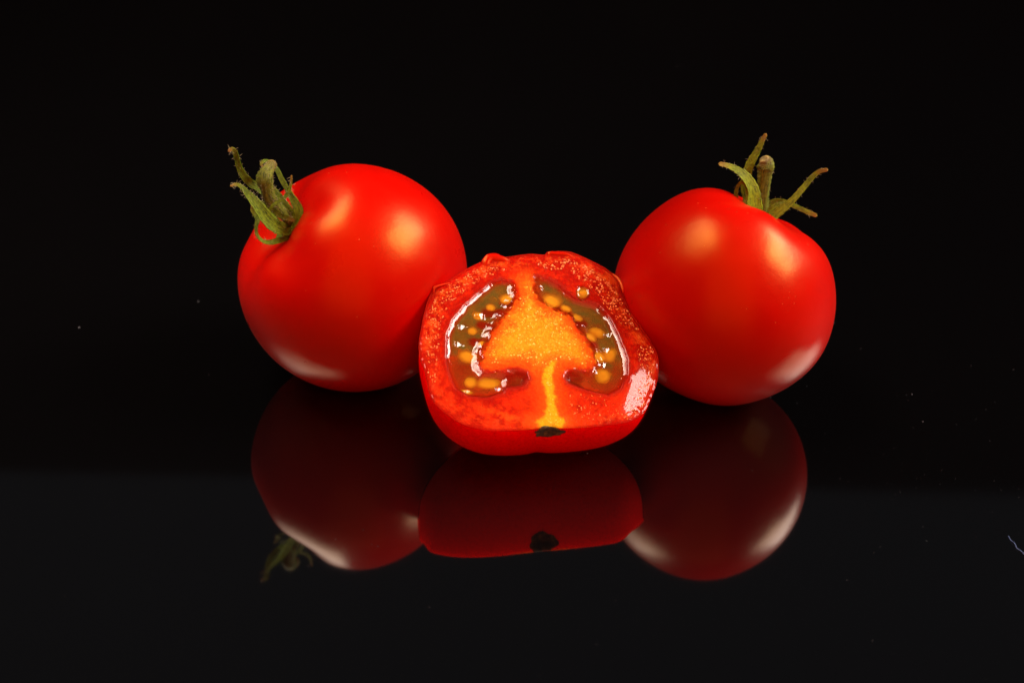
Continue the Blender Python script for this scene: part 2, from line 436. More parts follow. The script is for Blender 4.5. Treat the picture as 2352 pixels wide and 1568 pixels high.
# right tomato
SIL_R = {0: 1.0, 20: 0.985, 40: 0.965, 55: 0.99, 75: 1.01, 95: 1.035, 115: 1.055, 140: 1.055, 160: 1.055, 180: 1.045, 200: 1.03, 225: 0.995, 250: 0.975, 270: 0.98, 290: 0.975, 310: 0.995, 325: 1.015, 340: 1.01}
rootR, cenR, RR, axR, baseR = whole_tomato('whole red tomato on the right, its stem pointing up and to the right', 1666, 689, 247, (0.40, 0.86, 0.20), 0.20, 0.36, SIL_R, 0.012, hz=1.0, flat=-0.02, bumps=[((0, -0.45, 0.88), 0.03, 0.6)])
depR = (CAM - baseR).dot(BACK)
def ZR(X, Y, z):
    z = z + 0.20 * math.hypot(X - 850, Y - 1330) / 6.247
    return at_depth((2700 + X / 3.733) / 1.6735, (480 + Y / 3.733) / 1.6735, depR - z * S)
k2 = 1 / 6.247
calR = calyx_base(rootR, baseR, axR, 26, [GREEN_R])
gm2 = [GREEN_R, HAIR]
def leafR(pts, wd, **k):
    kk = dict(thick=0.16, cup=0.25, hairs=26, hair_len=8); kk.update(k)
    return sweep('sepal', [ZR(*p) for p in pts], [w_ * k2 for w_ in wd], gm2, calR, **kk)
leafR([(720, 1330, -4), (660, 1100, -10), (625, 860, -12), (640, 680, -12), (700, 530, -10), (765, 415, -8), (820, 310, -6), (865, 215, -4), (908, 140, -2)],
      [120, 180, 190, 160, 140, 118, 96, 80, 58], twist=(0.2, -0.2))
leafR([(760, 1370, 16), (735, 1220, 22), (730, 1080, 26), (725, 960, 28), (690, 860, 30), (630, 765, 32), (550, 690, 34), (450, 625, 34), (350, 585, 34), (245, 560, 36)],
      [300, 340, 290, 240, 210, 185, 150, 112, 86, 66], twist=(0.55, 0.2), cup=0.35, hairs=40)
leafR([(590, 1290, 12), (500, 1150, 16), (478, 1010, 18), (505, 880, 20), (570, 820, 24), (635, 880, 26), (655, 990, 26), (615, 1100, 24), (560, 1170, 22)],
      [90, 90, 80, 70, 62, 58, 56, 48, 30], twist=(0.3, 0.9))
leafR([(900, 1400, 8), (1010, 1310, 12), (1120, 1225, 16), (1230, 1140, 18), (1330, 1040, 18), (1420, 935, 16), (1510, 830, 14), (1590, 735, 14), (1680, 668, 16), (1785, 645, 18)],
      [120, 180, 170, 130, 108, 100, 92, 84, 74, 62], twist=(-0.5, 0.2))
leafR([(900, 1180, -12), (985, 1110, -14), (1090, 1090, -12), (1200, 1110, -8), (1310, 1160, -4), (1420, 1210, 0), (1530, 1260, 2), (1630, 1300, 4)],
      [80, 80, 80, 78, 76, 74, 76, 62], twist=0.2)
leafR([(880, 1390, 4), (960, 1290, 4), (1050, 1200, 4), (1150, 1150, 4), (1230, 1130, 6)],
      [110, 190, 170, 110, 50], twist=-0.3)
st = sweep('stem', [ZR(*p) for p in [(850, 1330, -2), (862, 1150, -2), (872, 980, 0), (885, 820, 2), (898, 690, 4), (912, 600, 6), (905, 530, 10), (885, 490, 14)]],
           [x * k2 for x in [170, 180, 185, 205, 225, 260, 215, 150]], [STEM, CUTEND, HAIR], calR, hairs=80, hair_len=5, round_=True, k=20, n=50, end_cap=1)

# ------------------------------------------------------------------ the cut tomato
al, roll = math.radians(23.5), math.radians(6)
WN = (Matrix.Rotation(roll, 3, 'Y') @ Vector((0, -math.sin(al), math.cos(al)))).normalized()
UN = (_r - WN * _r.dot(WN)).normalized(); VN = WN.cross(UN)
FC = on_plane(1240, 784, AIM, WN)
FCz = FC.copy()
def Zc(X, Y):
    return ((1560 + X / 1.802) / 1.6735, (930 + Y / 1.802) / 1.6735)
def face_uv(X, Y):         # close-up picture position -> (u, v) on the cut plane, in photo pixels
    q = on_plane(*Zc(X, Y), FC, WN) - FC
    return (q.dot(UN) / S, q.dot(VN) / S)
def P3(u, v, h=0): return FC + UN * (u * S) + VN * (v * S) + WN * (h * S)
def poly(pts): return [face_uv(*p) for p in pts]

LAMP_R = Vector((0.42, 0.06, 0.37)); LAMP_L = Vector((-0.215, 0.055, 0.40))
def mirror_slope(u, v, lamp):      # tilt at which wet flesh at (u, v) shines with the light of a lamp
    q = P3(u, v); hvec = ((lamp - q).normalized() + (CAM - q).normalized()).normalized()
    return -hvec.dot(UN) / hvec.dot(WN), -hvec.dot(VN) / hvec.dot(WN)
OUT = [(130, 900), (165, 1060), (230, 1150), (340, 1235), (460, 1285), (620, 1308), (800, 1302), (900, 1292), (1000, 1280), (1100, 1288), (1300, 1280), (1450, 1262), (1560, 1236), (1660, 1150), (1728, 1010),
       (1757, 900), (1742, 780), (1692, 680), (1640, 600), (1580, 515), (1530, 420), (1505, 350), (1495, 300), (1430, 215), (1330, 152), (1200, 92), (1120, 66), (985, 68), (960, 88), (850, 84), (700, 102), (620, 100), (540, 130),
       (430, 182), (330, 245), (200, 328), (150, 412), (112, 560), (90, 720), (100, 820)]
outline = np.array(poly(OUT)); cu, cv = 0.0, 0.0
NP = 420
dense = catmull(outline, 1600, closed=True)
angs = np.arctan2(dense[:, 1], dense[:, 0]); rads = np.hypot(dense[:, 0], dense[:, 1])
o_ = np.argsort(angs); angs = angs[o_]; rads = rads[o_]
psi = np.linspace(-math.pi, math.pi, NP, endpoint=False)
Rpsi = np.interp(psi, np.concatenate([angs - 2 * math.pi, angs, angs + 2 * math.pi]), np.concatenate([rads] * 3))
Rpsi = Rpsi + 0.9 * vnoise(psi * 14 + 50, psi * 0, 4) + 0.5 * vnoise(psi * 40 + 50, psi * 0, 9)
print('outline u', outline[:, 0].min(), outline[:, 0].max(), 'v', outline[:, 1].min(), outline[:, 1].max())

LEFT = poly([(660, 262), (735, 285), (778, 340), (782, 395), (735, 450), (690, 500), (640, 560), (600, 640), (560, 710), (535, 790), (505, 850), (530, 910), (640, 900), (700, 900), (770, 882), (835, 905), (848, 945), (815, 990), (760, 1003), (700, 1000),
             (665, 1040), (560, 1068), (430, 1062), (350, 1010), (305, 905), (283, 800), (288, 640), (325, 545), (410, 440), (520, 345), (600, 283)])
RIGHTL = poly([(878, 262), (905, 238), (980, 258), (1060, 300), (1112, 350), (1170, 395), (1255, 420), (1330, 440), (1392, 505), (1432, 572), (1490, 700), (1535, 820), (1532, 920), (1480, 1010), (1400, 1052), (1300, 1032), (1200, 1002), (1125, 975), (1098, 925),
               (1125, 885), (1200, 878), (1290, 892), (1322, 820), (1285, 740), (1225, 640), (1180, 560), (1130, 505), (1060, 478), (985, 445), (925, 400), (890, 340)])
HOLE = poly([(1180, 330), (1200, 305), (1235, 300), (1268, 325), (1272, 365), (1250, 395), (1215, 402), (1185, 380)])
CORE = poly([(790, 280), (830, 255), (870, 280), (885, 370), (930, 430), (1010, 470), (1090, 500), (1150, 580), (1215, 670), (1270, 750), (1300, 830), (1240, 850), (1150, 830), (1080, 840), (1040, 880), (985, 910), (930, 880), (860, 840), (760, 820),
             (640, 840), (550, 835), (545, 770), (590, 690), (640, 600), (700, 510), (770, 430), (800, 360)])
VEIN = poly([(1000, 840), (1035, 830), (1012, 900), (1010, 980), (1022, 1060), (1024, 1140), (1045, 1200), (1095, 1245), (1075, 1290), (940, 1290), (915, 1248), (968, 1205), (990, 1140), (985, 1060), (962, 980), (968, 900)])
SEEDL = [(695, 385, 34, 24, -50), (500, 500, 26, 18, 40), (462, 605, 24, 20, 20), (430, 785, 46, 30, 15), (520, 695, 20, 9, -20), (575, 968, 60, 26, -5), (450, 960, 32, 26, 10), (420, 1030, 30, 12, 5), (590, 870, 40, 22, 35), (590, 440, 26, 18, 20)]
SEEDR = [(1015, 400, 50, 34, 15), (1330, 615, 42, 26, 10), (1415, 770, 46, 28, -60), (1370, 915, 46, 34, -60), (1190, 515, 28, 16, 30), (1285, 650, 30, 20, 40), (1345, 790, 34, 24, 60), (1110, 450, 30, 18, 30)]
HOLESEED = [(1225, 348, 33, 33, 60)]

def inner_dist(u, v):
    """0 at the outline, growing inwards, in photo pixels"""
    a = np.arctan2(v, u); r = np.hypot(u, v)
    return np.interp(a, np.append(psi, math.pi), np.append(Rpsi, Rpsi[0])) - r

NR = 190
rho = 1 - (1 - np.linspace(0, 1, NR)) ** 1.15
U = (rho[:, None] * (Rpsi * np.cos(psi))[None, :]); Vv = (rho[:, None] * (Rpsi * np.sin(psi))[None, :])
dl = sdf(LEFT, U, Vv); dr = sdf(RIGHTL, U, Vv); dh = sdf(HOLE, U, Vv); dc = sdf(CORE, U, Vv); dv = sdf(VEIN, U, Vv)
din = inner_dist(U, Vv)
def chamber_wob(x, y, dc_):      # the chamber wall wanders, most where seeds nest against the core
    return 2.2 * fbm(x / 20, y / 20, 5, 1) + 13 * sstep(45, 5, dc_) * fbm(x / 12, y / 12, 17, 2)
wob = chamber_wob(U, Vv, dc) + 0.8 * fbm(U / 7, Vv / 7, 6, 2)
dloc = np.minimum(dl, dr) + wob
# height of the flesh: rounded rims round the seed chambers, chambers sunk, outer edge falling away to the skin
H = -13 * sstep(5, -16, dloc) - 9 * sstep(3, -5, dh)
H += 1.2 * np.exp(-((dloc - 7) / 5) ** 2) * sstep(6, 26, dc)
H -= 2.2 * sstep(7, 0, din)
H += 1.6 * fbm(U / 60, Vv / 60, 21, 2)
gr_mask = sstep(62, 20, din) * sstep(0, 6, din) * sstep(2, 14, dloc)
H += gr_mask * (0.9 * fbm(U / 3.2, Vv / 3.2, 31, 2)) + sstep(4, -8, dc) * 0.7 * fbm(U / 4, Vv / 4, 41, 2)
H += 0.25 * fbm(U / 5, Vv / 5, 51, 2)
# lower right shoulder: shaped to mirror the right lamp, dropping towards the front right
ulr, vlr = face_uv(1640, 1010)
def slope_patch(u, v):
    du, dv = u - ulr, v - vlr
    gx, gy = mirror_slope(ulr, vlr, LAMP_R); gm_ = math.hypot(gx, gy); gx /= -gm_; gy /= -gm_
    along = du * gx + dv * gy + 31; across = -du * gy + dv * gx
    lat = np.exp(-((across + 6) / 80) ** 4)
    drop = gm_ * (np.logaddexp(0, along / 5) * 5) * lat
    return np.minimum(drop, 17), sstep(-6, 6, along) * lat
drop, lrm = slope_patch(U, Vv)
H -= drop
H += lrm * 0.8 * fbm(U / 2.6, Vv / 5, 35, 3) * sstep(26, 8, din)
print('slope patch', ulr, vlr)

def col(*c): return np.array(c)[None, None, :]
def blend(c, new, m): return c * (1 - m[..., None]) + new * m[..., None]
n1 = fbm(U / 22, Vv / 22, 61, 4); n2 = fbm(U / 7, Vv / 7, 71, 3); n3 = fbm(U / 2.6, Vv / 2.6, 81, 2)
c = np.zeros(U.shape + (3,)) + col(0.42, 0.004, 0.0008)
c = blend(c, col(0.64, 0.019, 0.002), sstep(-0.25, 0.5, n1 + 0.9 * n2 + 0.5 * n3) * 0.75)                # mottled flesh
band = np.exp(-((din - 24) / 12) ** 2) * np.clip(0.35 + n1 + 1.1 * n2 + 0.8 * n3, 0, 1)
c = blend(c, col(0.78, 0.09, 0.008), band * 0.85)                                            # paler grainy band under the skin
c = blend(c, col(0.50, 0.003, 0.001), sstep(8, 2, din))                                     # skin edge
lowf = sstep(-50, -110, Vv)
c = blend(c, col(0.66, 0.022, 0.002), lowf * sstep(4, 16, din) * np.clip(0.55 + n1, 0, 1))  # orange flesh round the stem end
c = blend(c, col(0.80, 0.055, 0.003), sstep(-30, -62, Vv) * sstep(70, 20, np.abs(dv)) * 0.7)
c = blend(c, col(0.34, 0.003, 0.001), sstep(18, 4, dloc) * 0.8 * sstep(4, 30, dc))                             # deep red lining of the chambers
us_, vs_ = face_uv(680, 1200)
c = blend(c, col(0.84, 0.085, 0.006), np.exp(-((U - us_) / 62) ** 2 - ((Vv - vs_ + 0.25 * (U - us_)) / 13) ** 2) * np.clip(0.5 + 1.2 * n1 + 0.8 * n2, 0, 1))   # paler streak in the lower wall
us_, vs_ = face_uv(1240, 905)
c = blend(c, col(0.30, 0.003, 0.001), sstep(-0.1, -0.6, n1 + 1.2 * n2) * sstep(10, 30, dv) * 0.25)                                                  # darker cells
c = blend(c, col(0.82, 0.075, 0.004), sstep(48, 4, dc + 12 * n1) * sstep(3, 12, dloc) * 0.75)
c = blend(c, col(0.86, 0.13, 0.006), sstep(26, -18, dc + 16 * n2 + 14 * n1) * 0.95)
c = blend(c, col(0.90, 0.23, 0.008), sstep(0, -40, dc + 24 * n2 + 26 * n1) * 0.9)
c = blend(c, col(0.93, 0.34, 0.010), sstep(-10, -50, dc + 22 * n1) * 0.7)
c = blend(c, col(0.80, 0.10, 0.004), sstep(0.05, 0.5, n1 + n2) * sstep(6, -6, dc) * sstep(-45, -10, dc) * 0.7)
c = blend(c, col(0.95, 0.40, 0.03), sstep(0, -20, dc) * np.clip(0.05 + 1.6 * n2 + 1.9 * n3, 0, 1) * 0.9)
c = blend(c, col(0.84, 0.10, 0.005), sstep(34, 4, dv + 12 * n1) * 0.75)
c = blend(c, col(0.95, 0.42, 0.010), sstep(9, -3, dv + 6 * n2 + 4 * n1) * 0.9)
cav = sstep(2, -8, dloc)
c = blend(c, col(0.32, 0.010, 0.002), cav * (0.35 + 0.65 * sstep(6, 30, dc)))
c = blend(c, col(0.55, 0.060, 0.004), cav * sstep(24, 4, dc + 10 * n1) * 0.7)
c = blend(c, col(0.16, 0.085, 0.010), cav * sstep(-0.25, 0.25, n1 + 0.2) * sstep(-6, -22, dloc))
c = blend(c, col(0.30, 0.008, 0.002), sstep(2, -4, dh))
c = c * np.array([0.86, 0.86, 0.8])
wet = np.clip(lrm * sstep(-0.30, -0.05, 1.4 * fbm(U / 7, Vv / 7, 33, 4) + 0.028 * (din - 16)) * 1.2 + sstep(14, 0, dloc) * 0.9 * sstep(6, 26, dc) + 0.8 * sstep(0.15, 0.4, n2 + n3) * gr_mask, 0, 1)
cols = np.concatenate([c, wet[..., None]], -1).reshape(-1, 4)

m, nt, p = mat('cut_flesh'); FLESH = m
co = coords(nt)
at = N(nt, 'ShaderNodeAttribute', attribute_name='tint')
g1 = noise(nt, 1900, 4, 0.7, co); g2 = noise(nt, 4200, 2, 0.6, co)
hs = N(nt, 'ShaderNodeHueSaturation'); nt.links.new(at.outputs['Color'], hs.inputs['Color'])
nt.links.new(ramp(nt, g1.outputs[0], [(0.3, (0.80,) * 3), (0.7, (1.15,) * 3)]).outputs[0], hs.inputs['Value'])
nt.links.new(hs.outputs[0], p.inputs['Base Color'])
p.inputs['IOR'].default_value = 1.42
wr = ramp(nt, at.outputs['Alpha'], [(0.1, (0.40,) * 3), (0.9, (0.30,) * 3)]); nt.links.new(wr.outputs[0], p.inputs['Roughness'])
ws = ramp(nt, at.outputs['Alpha'], [(0.1, (0.07,) * 3), (0.9, (0.25,) * 3)]); nt.links.new(ws.outputs[0], p.inputs['Specular IOR Level'])
p.inputs['Specular Tint'].default_value = (1.0, 0.52, 0.18, 1)
cw = ramp(nt, at.outputs['Alpha'], [(0.25, (0.0,) * 3), (0.6, (0.62,) * 3)]); nt.links.new(cw.outputs[0], p.inputs['Coat Weight'])
p.inputs['Coat Roughness'].default_value = 0.07; p.inputs['Coat IOR'].default_value = 1.42
p.inputs['Subsurface Weight'].default_value = 0.72
p.inputs['Subsurface Radius'].default_value = (1.0, 0.10, 0.03); p.inputs['Subsurface Scale'].default_value = 0.010
b1 = bump(nt, g2.outputs[0], 0.7, 0.00015); b2 = bump(nt, g1.outputs[0], 0.9, 0.00025, b1.outputs[0])
nt.links.new(b2.outputs[0], p.inputs['Normal'])

# lower body depth so that it rests on the table
def body(Hd):
    nphi = 110
    phi = np.linspace(0, math.pi / 2, nphi)
    PH, PS = np.meshgrid(phi, psi, indexing='ij')
    R0 = np.interp(PS, np.append(psi, math.pi), np.append(Rpsi, Rpsi[0]))
    # the ragged knife edge smooths out a little way down the skin
    ker = np.hanning(41); ker /= ker.sum()
    Rs = np.convolve(np.concatenate([Rpsi[-20:], Rpsi, Rpsi[:20]]), ker, 'valid')
    RS = np.interp(PS, np.append(psi, math.pi), np.append(Rs, Rs[0]))
    RR_ = R0 + (RS - R0) * sstep(0.0, 0.12, PH)
    front = np.exp(-((PS + math.pi / 2) / 0.75) ** 2)
    bk = sstep(-0.3, 0.5, np.sin(PS))
    ce = np.cos(PH) ** (0.78 - 0.20 * front + 0.75 * bk); se = np.sin(PH)
    u = RR_ * ce * np.cos(PS); v = RR_ * ce * np.sin(PS); h = -Hd * se ** 0.98 - 1.2 * sstep(0, 0.05, PH) - slope_patch(R0 * np.cos(PS), R0 * np.sin(PS))[0] * (1 - se)
    bulge = 1 + 0.035 * (1 - bk) * np.sin(np.clip(PH / 0.9, 0, 1) * math.pi)
    u *= bulge; v *= bulge
    # stem-end hollow under the scar
    us, vs = face_uv(1000, 1288)
    g = np.exp(-((u - us) / 36) ** 2 - ((h + 12) / 42) ** 2) * (v < 0)
    v = v + 14 * g * sstep(0, 0.12, PH)
    g2_ = np.exp(-((u - us + 10) / 16) ** 2) * sstep(-0.05, 0.3, PH) * sstep(1.1, 0.5, PH) * (v < 0)
    v = v + 5 * g2_
    return u, v, h, nphi
FCv = np.array(FC); Ua, Va, Wa = np.array(UN), np.array(VN), np.array(WN)
def body_pts(Hd):
    u, v, h, n_ = body(Hd)
    return FCv + (u[..., None] * Ua + v[..., None] * Va + h[..., None] * Wa) * S, n_
lo, hi = 120, 400
for _ in range(24):
    mid = (lo + hi) / 2
    if body_pts(mid)[0][..., 2].min() < 0: hi = mid
    else: lo = mid
print('cut tomato depth px', lo)
Pb, nphi = body_pts(lo)
low = Pb.reshape(-1, 3)[Pb.reshape(-1, 3)[:, 2].argmin()]
rootC = thing('cut_tomato', 'halved tomato lying in front with its wet seeded cut face turned to the camera', 'tomato half', (low[0], low[1], 0))
V = Pb.reshape(-1, 3); F = []
for i in range(nphi - 1):
    for j in range(NP):
        a = i * NP + j; b = i * NP + (j + 1) % NP
        F.append((a, a + NP, b + NP, b))
o = mesh_obj('skin', V, F, SKIN_CUT); set_world_parent(o, rootC)
# overlap test against the round tomatoes (printed only)
for nm, cc, r_ in (('L', cenL, RL), ('R', cenR, RR)):
    dd = np.linalg.norm(V - np.array(cc), axis=1); q_ = dd.argmin(); print('   at row', q_ // NP, 'psi', math.degrees(psi[q_ % NP]), 'rim gap', (dd[:NP].min() - r_) / S)
    print('gap', nm, (np.linalg.norm(V - np.array(cc), axis=1).min() - r_) / S)

Pf = FCv + (U[..., None] * Ua + Vv[..., None] * Va + H[..., None] * Wa) * S
Pf[-1] = Pb[0]
F = []
for i in range(NR - 1):
    for j in range(NP):
        a = i * NP + j; b = i * NP + (j + 1) % NP
        if i == 0: F.append((a + NP, b + NP, 0)) if True else None
        else: F.append((a, a + NP, b + NP, b))
# the flesh is solid: close it underneath, a hair inside the skin
cenb = FCv - Wa * 60 * S
Pin = cenb + (Pb - cenb) * (1 - 4 * S / np.linalg.norm(Pb - cenb, axis=2, keepdims=True))
Pin[0] = Pb[0]
off = NR * NP
for i in range(nphi - 1):
    for j in range(NP):
        j2 = (j + 1) % NP
        top = [(NR - 1) * NP + j, (NR - 1) * NP + j2] if i == 0 else [off + i * NP + j, off + i * NP + j2]
        F.append((top[0], off + (i + 1) * NP + j, off + (i + 1) * NP + j2, top[1]))
cols = np.vstack([cols, np.tile([0.98, 0.014, 0.002, 0.0], (nphi * NP, 1))])
flesh = mesh_obj('flesh', np.vstack([Pf.reshape(-1, 3), Pin.reshape(-1, 3)]), F, FLESH, colors=cols); set_world_parent(flesh, rootC)
bpy.context.view_layer.update()

# gel filling the chambers: see-through olive jelly with a wet surface
def make_gel(name, c1, c2, opac):
    m = bpy.data.materials.new(name); m.use_nodes = True; nt = m.node_tree; nt.nodes.clear()
    out = N(nt, 'ShaderNodeOutputMaterial'); co = coords(nt)
    big = noise(nt, 260, 3, 0.5, co)
    at = N(nt, 'ShaderNodeAttribute', attribute_name='tint')
    tr = N(nt, 'ShaderNodeBsdfTransparent'); tr.inputs[0].default_value = (0.95, 0.80, 0.45, 1)
    df = N(nt, 'ShaderNodeBsdfDiffuse'); nt.links.new(at.outputs['Color'], df.inputs[0])
    tl = N(nt, 'ShaderNodeBsdfTranslucent'); nt.links.new(at.outputs['Color'], tl.inputs[0])
    a1 = N(nt, 'ShaderNodeMixShader'); a1.inputs[0].default_value = 0.35; nt.links.new(df.outputs[0], a1.inputs[1]); nt.links.new(tl.outputs[0], a1.inputs[2])
    mx = N(nt, 'ShaderNodeMixShader'); nt.links.new(ramp(nt, big.outputs[0], [(0.3, (opac - 0.12,) * 3), (0.7, (opac + 0.12,) * 3)]).outputs[0], mx.inputs[0])
    nt.links.new(tr.outputs[0], mx.inputs[1]); nt.links.new(a1.outputs[0], mx.inputs[2])
    gl = N(nt, 'ShaderNodeBsdfGlossy'); gl.inputs['Roughness'].default_value = 0.045
    fr = N(nt, 'ShaderNodeFresnel'); fr.inputs['IOR'].default_value = 1.62
    bn = bump(nt, noise(nt, 420, 2, 0.5, co).outputs[0], 0.12, 0.0004)
    nt.links.new(bn.outputs[0], gl.inputs['Normal']); nt.links.new(bn.outputs[0], fr.inputs['Normal'])
    m2 = N(nt, 'ShaderNodeMixShader'); nt.links.new(fr.outputs[0], m2.inputs[0]); nt.links.new(mx.outputs[0], m2.inputs[1]); nt.links.new(gl.outputs[0], m2.inputs[2])
    t2 = N(nt, 'ShaderNodeBsdfTransparent'); m3 = N(nt, 'ShaderNodeMixShader')     # thins out to nothing at its rim
    nt.links.new(at.outputs['Alpha'], m3.inputs[0]); nt.links.new(t2.outputs[0], m3.inputs[1]); nt.links.new(m2.outputs[0], m3.inputs[2])
    nt.links.new(m3.outputs[0], out.inputs[0])
    return m
GEL = make_gel('seed_gel', None, None, 0.56)

FACETS = [(520, 500, 9.5, LAMP_R), (390, 578, 8.5, LAMP_R), (366, 700, 8.5, LAMP_R), (658, 505, 5, LAMP_R), (648, 1012, 8, LAMP_R), (560, 880, 7, LAMP_L),
          (1400, 635, 7, LAMP_R), (1395, 735, 7.5, LAMP_R), (1155, 540, 5, LAMP_R), (425, 1030, 6, LAMP_L)]
PLAC = [(740, 440, 680, 410, 50), (690, 500, 560, 480, 60), (600, 590, 520, 560, 50), (570, 720, 470, 680, 60), (720, 940, 810, 940, 70), (1060, 490, 1120, 480, 36), (1150, 560, 1230, 560, 50), (1240, 690, 1300, 700, 50), (1140, 930, 1200, 940, 50)]
def gel(polyg, bumps, seedfac, name='gel'):
    A = np.array(polyg); x0, y0 = A.min(0) - 4; x1, y1 = A.max(0) + 4
    st_ = 1.15
    gx = np.arange(x0, x1, st_); gy = np.arange(y0, y1, st_)
    X, Y = np.meshgrid(gx, gy, indexing='ij'); d = sdf(polyg, X, Y) + (chamber_wob(X, Y, sdf(CORE, X, Y)) if len(polyg) > 10 else 0)
    cavs = [face_uv(800, 945), face_uv(1150, 925)]
    soft_ = np.minimum(sdf(CORE, X, Y), np.minimum(*[np.hypot(X - a_, Y - b_) - 14 for a_, b_ in cavs]))
    h = -7.5 + 7.3 * np.exp(np.minimum(0, d) / (10.5 + 30 * sstep(34, 8, soft_)))                       # meniscus climbing to the rim
    h = h + 1.2 * fbm(X / 22, Y / 22, 91, 2) * sstep(0, -12, d)
    tint = np.zeros(X.shape + (3,)) + col(0.34, 0.14, 0.014)
    nn = fbm(X / 16, Y / 16, 15, 3)
    tint = blend(tint, col(0.23, 0.14, 0.020), sstep(-0.3, 0.4, nn))
    dcore = sdf(CORE, X, Y)
    tint = blend(tint, col(0.42, 0.022, 0.002), sstep(40, 8, dcore + 14 * nn) * 0.85)
    tint = blend(tint, col(0.60, 0.020, 0.002), sstep(-16, 0, d + 5 * nn) * sstep(8, 34, soft_))
    tint = blend(tint, col(0.55, 0.055, 0.004), sstep(-14, 0, d + 5 * nn) * sstep(34, 8, soft_) * 0.8)
    tint = blend(tint, col(0.60, 0.030, 0.003), sstep(-15, -85, Y + 40 * nn) * 0.8)
    for (x0, y0, x1, y1, ww) in PLAC:                       # red fingers of flesh between the seeds
        a_ = np.array(face_uv(x0, y0)); b_ = np.array(face_uv(x1, y1)); e_ = b_ - a_
        t_ = np.clip(((X - a_[0]) * e_[0] + (Y - a_[1]) * e_[1]) / (e_ @ e_), 0, 1)
        q_ = np.hypot(X - a_[0] - e_[0] * t_, Y - a_[1] - e_[1] * t_)
        tint = blend(tint, col(0.34, 0.006, 0.001), sstep(ww / 3, ww / 9, q_ + 3 * nn) * 0.9)
        h = h + 1.0 * np.exp(-(q_ / (ww / 5)) ** 2)
    for (sx, sy, sa, sb, sd) in SEEDL + SEEDR + HOLESEED:
        sa, sb = sa * 1.15, sb * 1.25   # soft glow round each seed, painted into the gel tint
        u_, v_ = face_uv(sx, sy); ca, sa_ = math.cos(math.radians(-sd)), math.sin(math.radians(-sd))
        ex = ((X - u_) * ca + (Y - v_) * sa_) / (sa / 3.016); ey = (-(X - u_) * sa_ + (Y - v_) * ca) / (sb * 1.15 / 3.016)
        q_ = np.hypot(ex, ey) + 0.25 * nn
        tint = blend(tint, col(0.62, 0.13, 0.005), sstep(1.9, 0.9, q_) * 0.6)
        tint = blend(tint, col(0.95, 0.44, 0.020), sstep(1.4, 0.5, q_) * 0.95)
    for (bx, by, sg, am) in bumps:
        u_, v_ = face_uv(bx, by); h = h + am * np.exp(-((X - u_) ** 2 + (Y - v_) ** 2) / (2 * sg * sg))
    for (bx, by, r_, lm) in FACETS:                         # tilted wet facets that catch a lamp
        u_, v_ = face_uv(bx, by); gx, gy = mirror_slope(u_, v_, lm); dx, dy = X - u_, Y - v_
        an = np.arctan2(dy, dx); q_ = np.hypot(dx, dy) / (r_ * (1 + 0.22 * np.sin(3 * an + bx) + 0.12 * np.sin(2 * an + by)))
        m_ = np.exp(-q_ ** 4); h = h * (1 - 0.8 * m_) + m_ * (0.8 * -5.0 + gx * dx + gy * dy)
    idx = -np.ones(X.shape, int); keep = d < 1.0
    idx[keep] = np.arange(keep.sum())
    P = FCv + (X[keep][:, None] * Ua + Y[keep][:, None] * Va + np.minimum(h, 0.4)[keep][:, None] * Wa) * S
    F = []
    q = keep[:-1, :-1] & keep[1:, :-1] & keep[1:, 1:] & keep[:-1, 1:]
    for i, j in zip(*np.nonzero(q)): F.append((idx[i, j], idx[i + 1, j], idx[i + 1, j + 1], idx[i, j + 1]))
    fade = sstep(1.0, -2.5 - 14 * sstep(30, 8, soft_), d)
    cc = np.concatenate([tint, fade[..., None]], -1)[keep]
    o = mesh_obj(name, P, F, GEL, colors=cc); set_world_parent(o, rootC)
    bpy.context.view_layer.update()
    return o
gl_ = gel(LEFT, [(430, 785, 9, 1.6), (700, 380, 8, 1.6)], 1)
gr_ = gel(RIGHTL, [(1330, 610, 8, 1.4), (1015, 400, 9, 1.8), (1370, 915, 9, 1.2)], 1)
gh_ = gel(HOLE, [(1225, 345, 5, 4.0)], 1)

# seeds
m, nt, p = mat('seed_coat'); SEED = m
co = coords(nt); n_ = noise(nt, 700, 3, 0.6, co)
nt.links.new(ramp(nt, n_.outputs[0], [(0.3, (0.85, 0.36, 0.02)), (0.7, (0.95, 0.62, 0.08))]).outputs[0], p.inputs['Base Color'])
p.inputs['Roughness'].default_value = 0.6; p.inputs['Specular IOR Level'].default_value = 0.1
p.inputs['Subsurface Weight'].default_value = 0.4; p.inputs['Subsurface Radius'].default_value = (1, 0.5, 0.1); p.inputs['Subsurface Scale'].default_value = 0.001
def seed(X, Y, a, b, deg, parent, h=-10.2):
    u0, v0 = face_uv(X, Y); k_ = 1 / 3.016; a *= k_; b *= k_ * 1.15; V = []; F = []
    ca, sa = math.cos(math.radians(-deg)), math.sin(math.radians(-deg)); nu, nv = 20, 12
    for i in range(nv + 1):
        t_ = math.pi * i / nv
        for j in range(nu):
            f_ = 2 * math.pi * j / nu
            x = math.cos(t_); y = math.sin(t_) * math.cos(f_); z = math.sin(t_) * math.sin(f_)
            y *= (1 - 0.28 * x); z *= (1 - 0.28 * x)                # teardrop
            x *= a; y *= b; z *= min(a, b, 7) * 0.36
            V.append(P3(u0 + x * ca - y * sa, v0 + x * sa + y * ca, h + z))
    for i in range(nv):
        for j in range(nu):
            p0 = i * nu + j; p1 = i * nu + (j + 1) % nu; F.append((p0, p1, p1 + nu, p0 + nu))
    o = mesh_obj('seed', V, F, SEED); set_world_parent(o, parent)
SEEDL = [(x, y, a * 1.2, b * 1.3, d_) for x, y, a, b, d_ in SEEDL]; SEEDR = [(x, y, a * 1.2, b * 1.3, d_) for x, y, a, b, d_ in SEEDR]
for s_ in SEEDL: seed(*s_, gl_)
for s_ in SEEDR: seed(*s_, gr_)
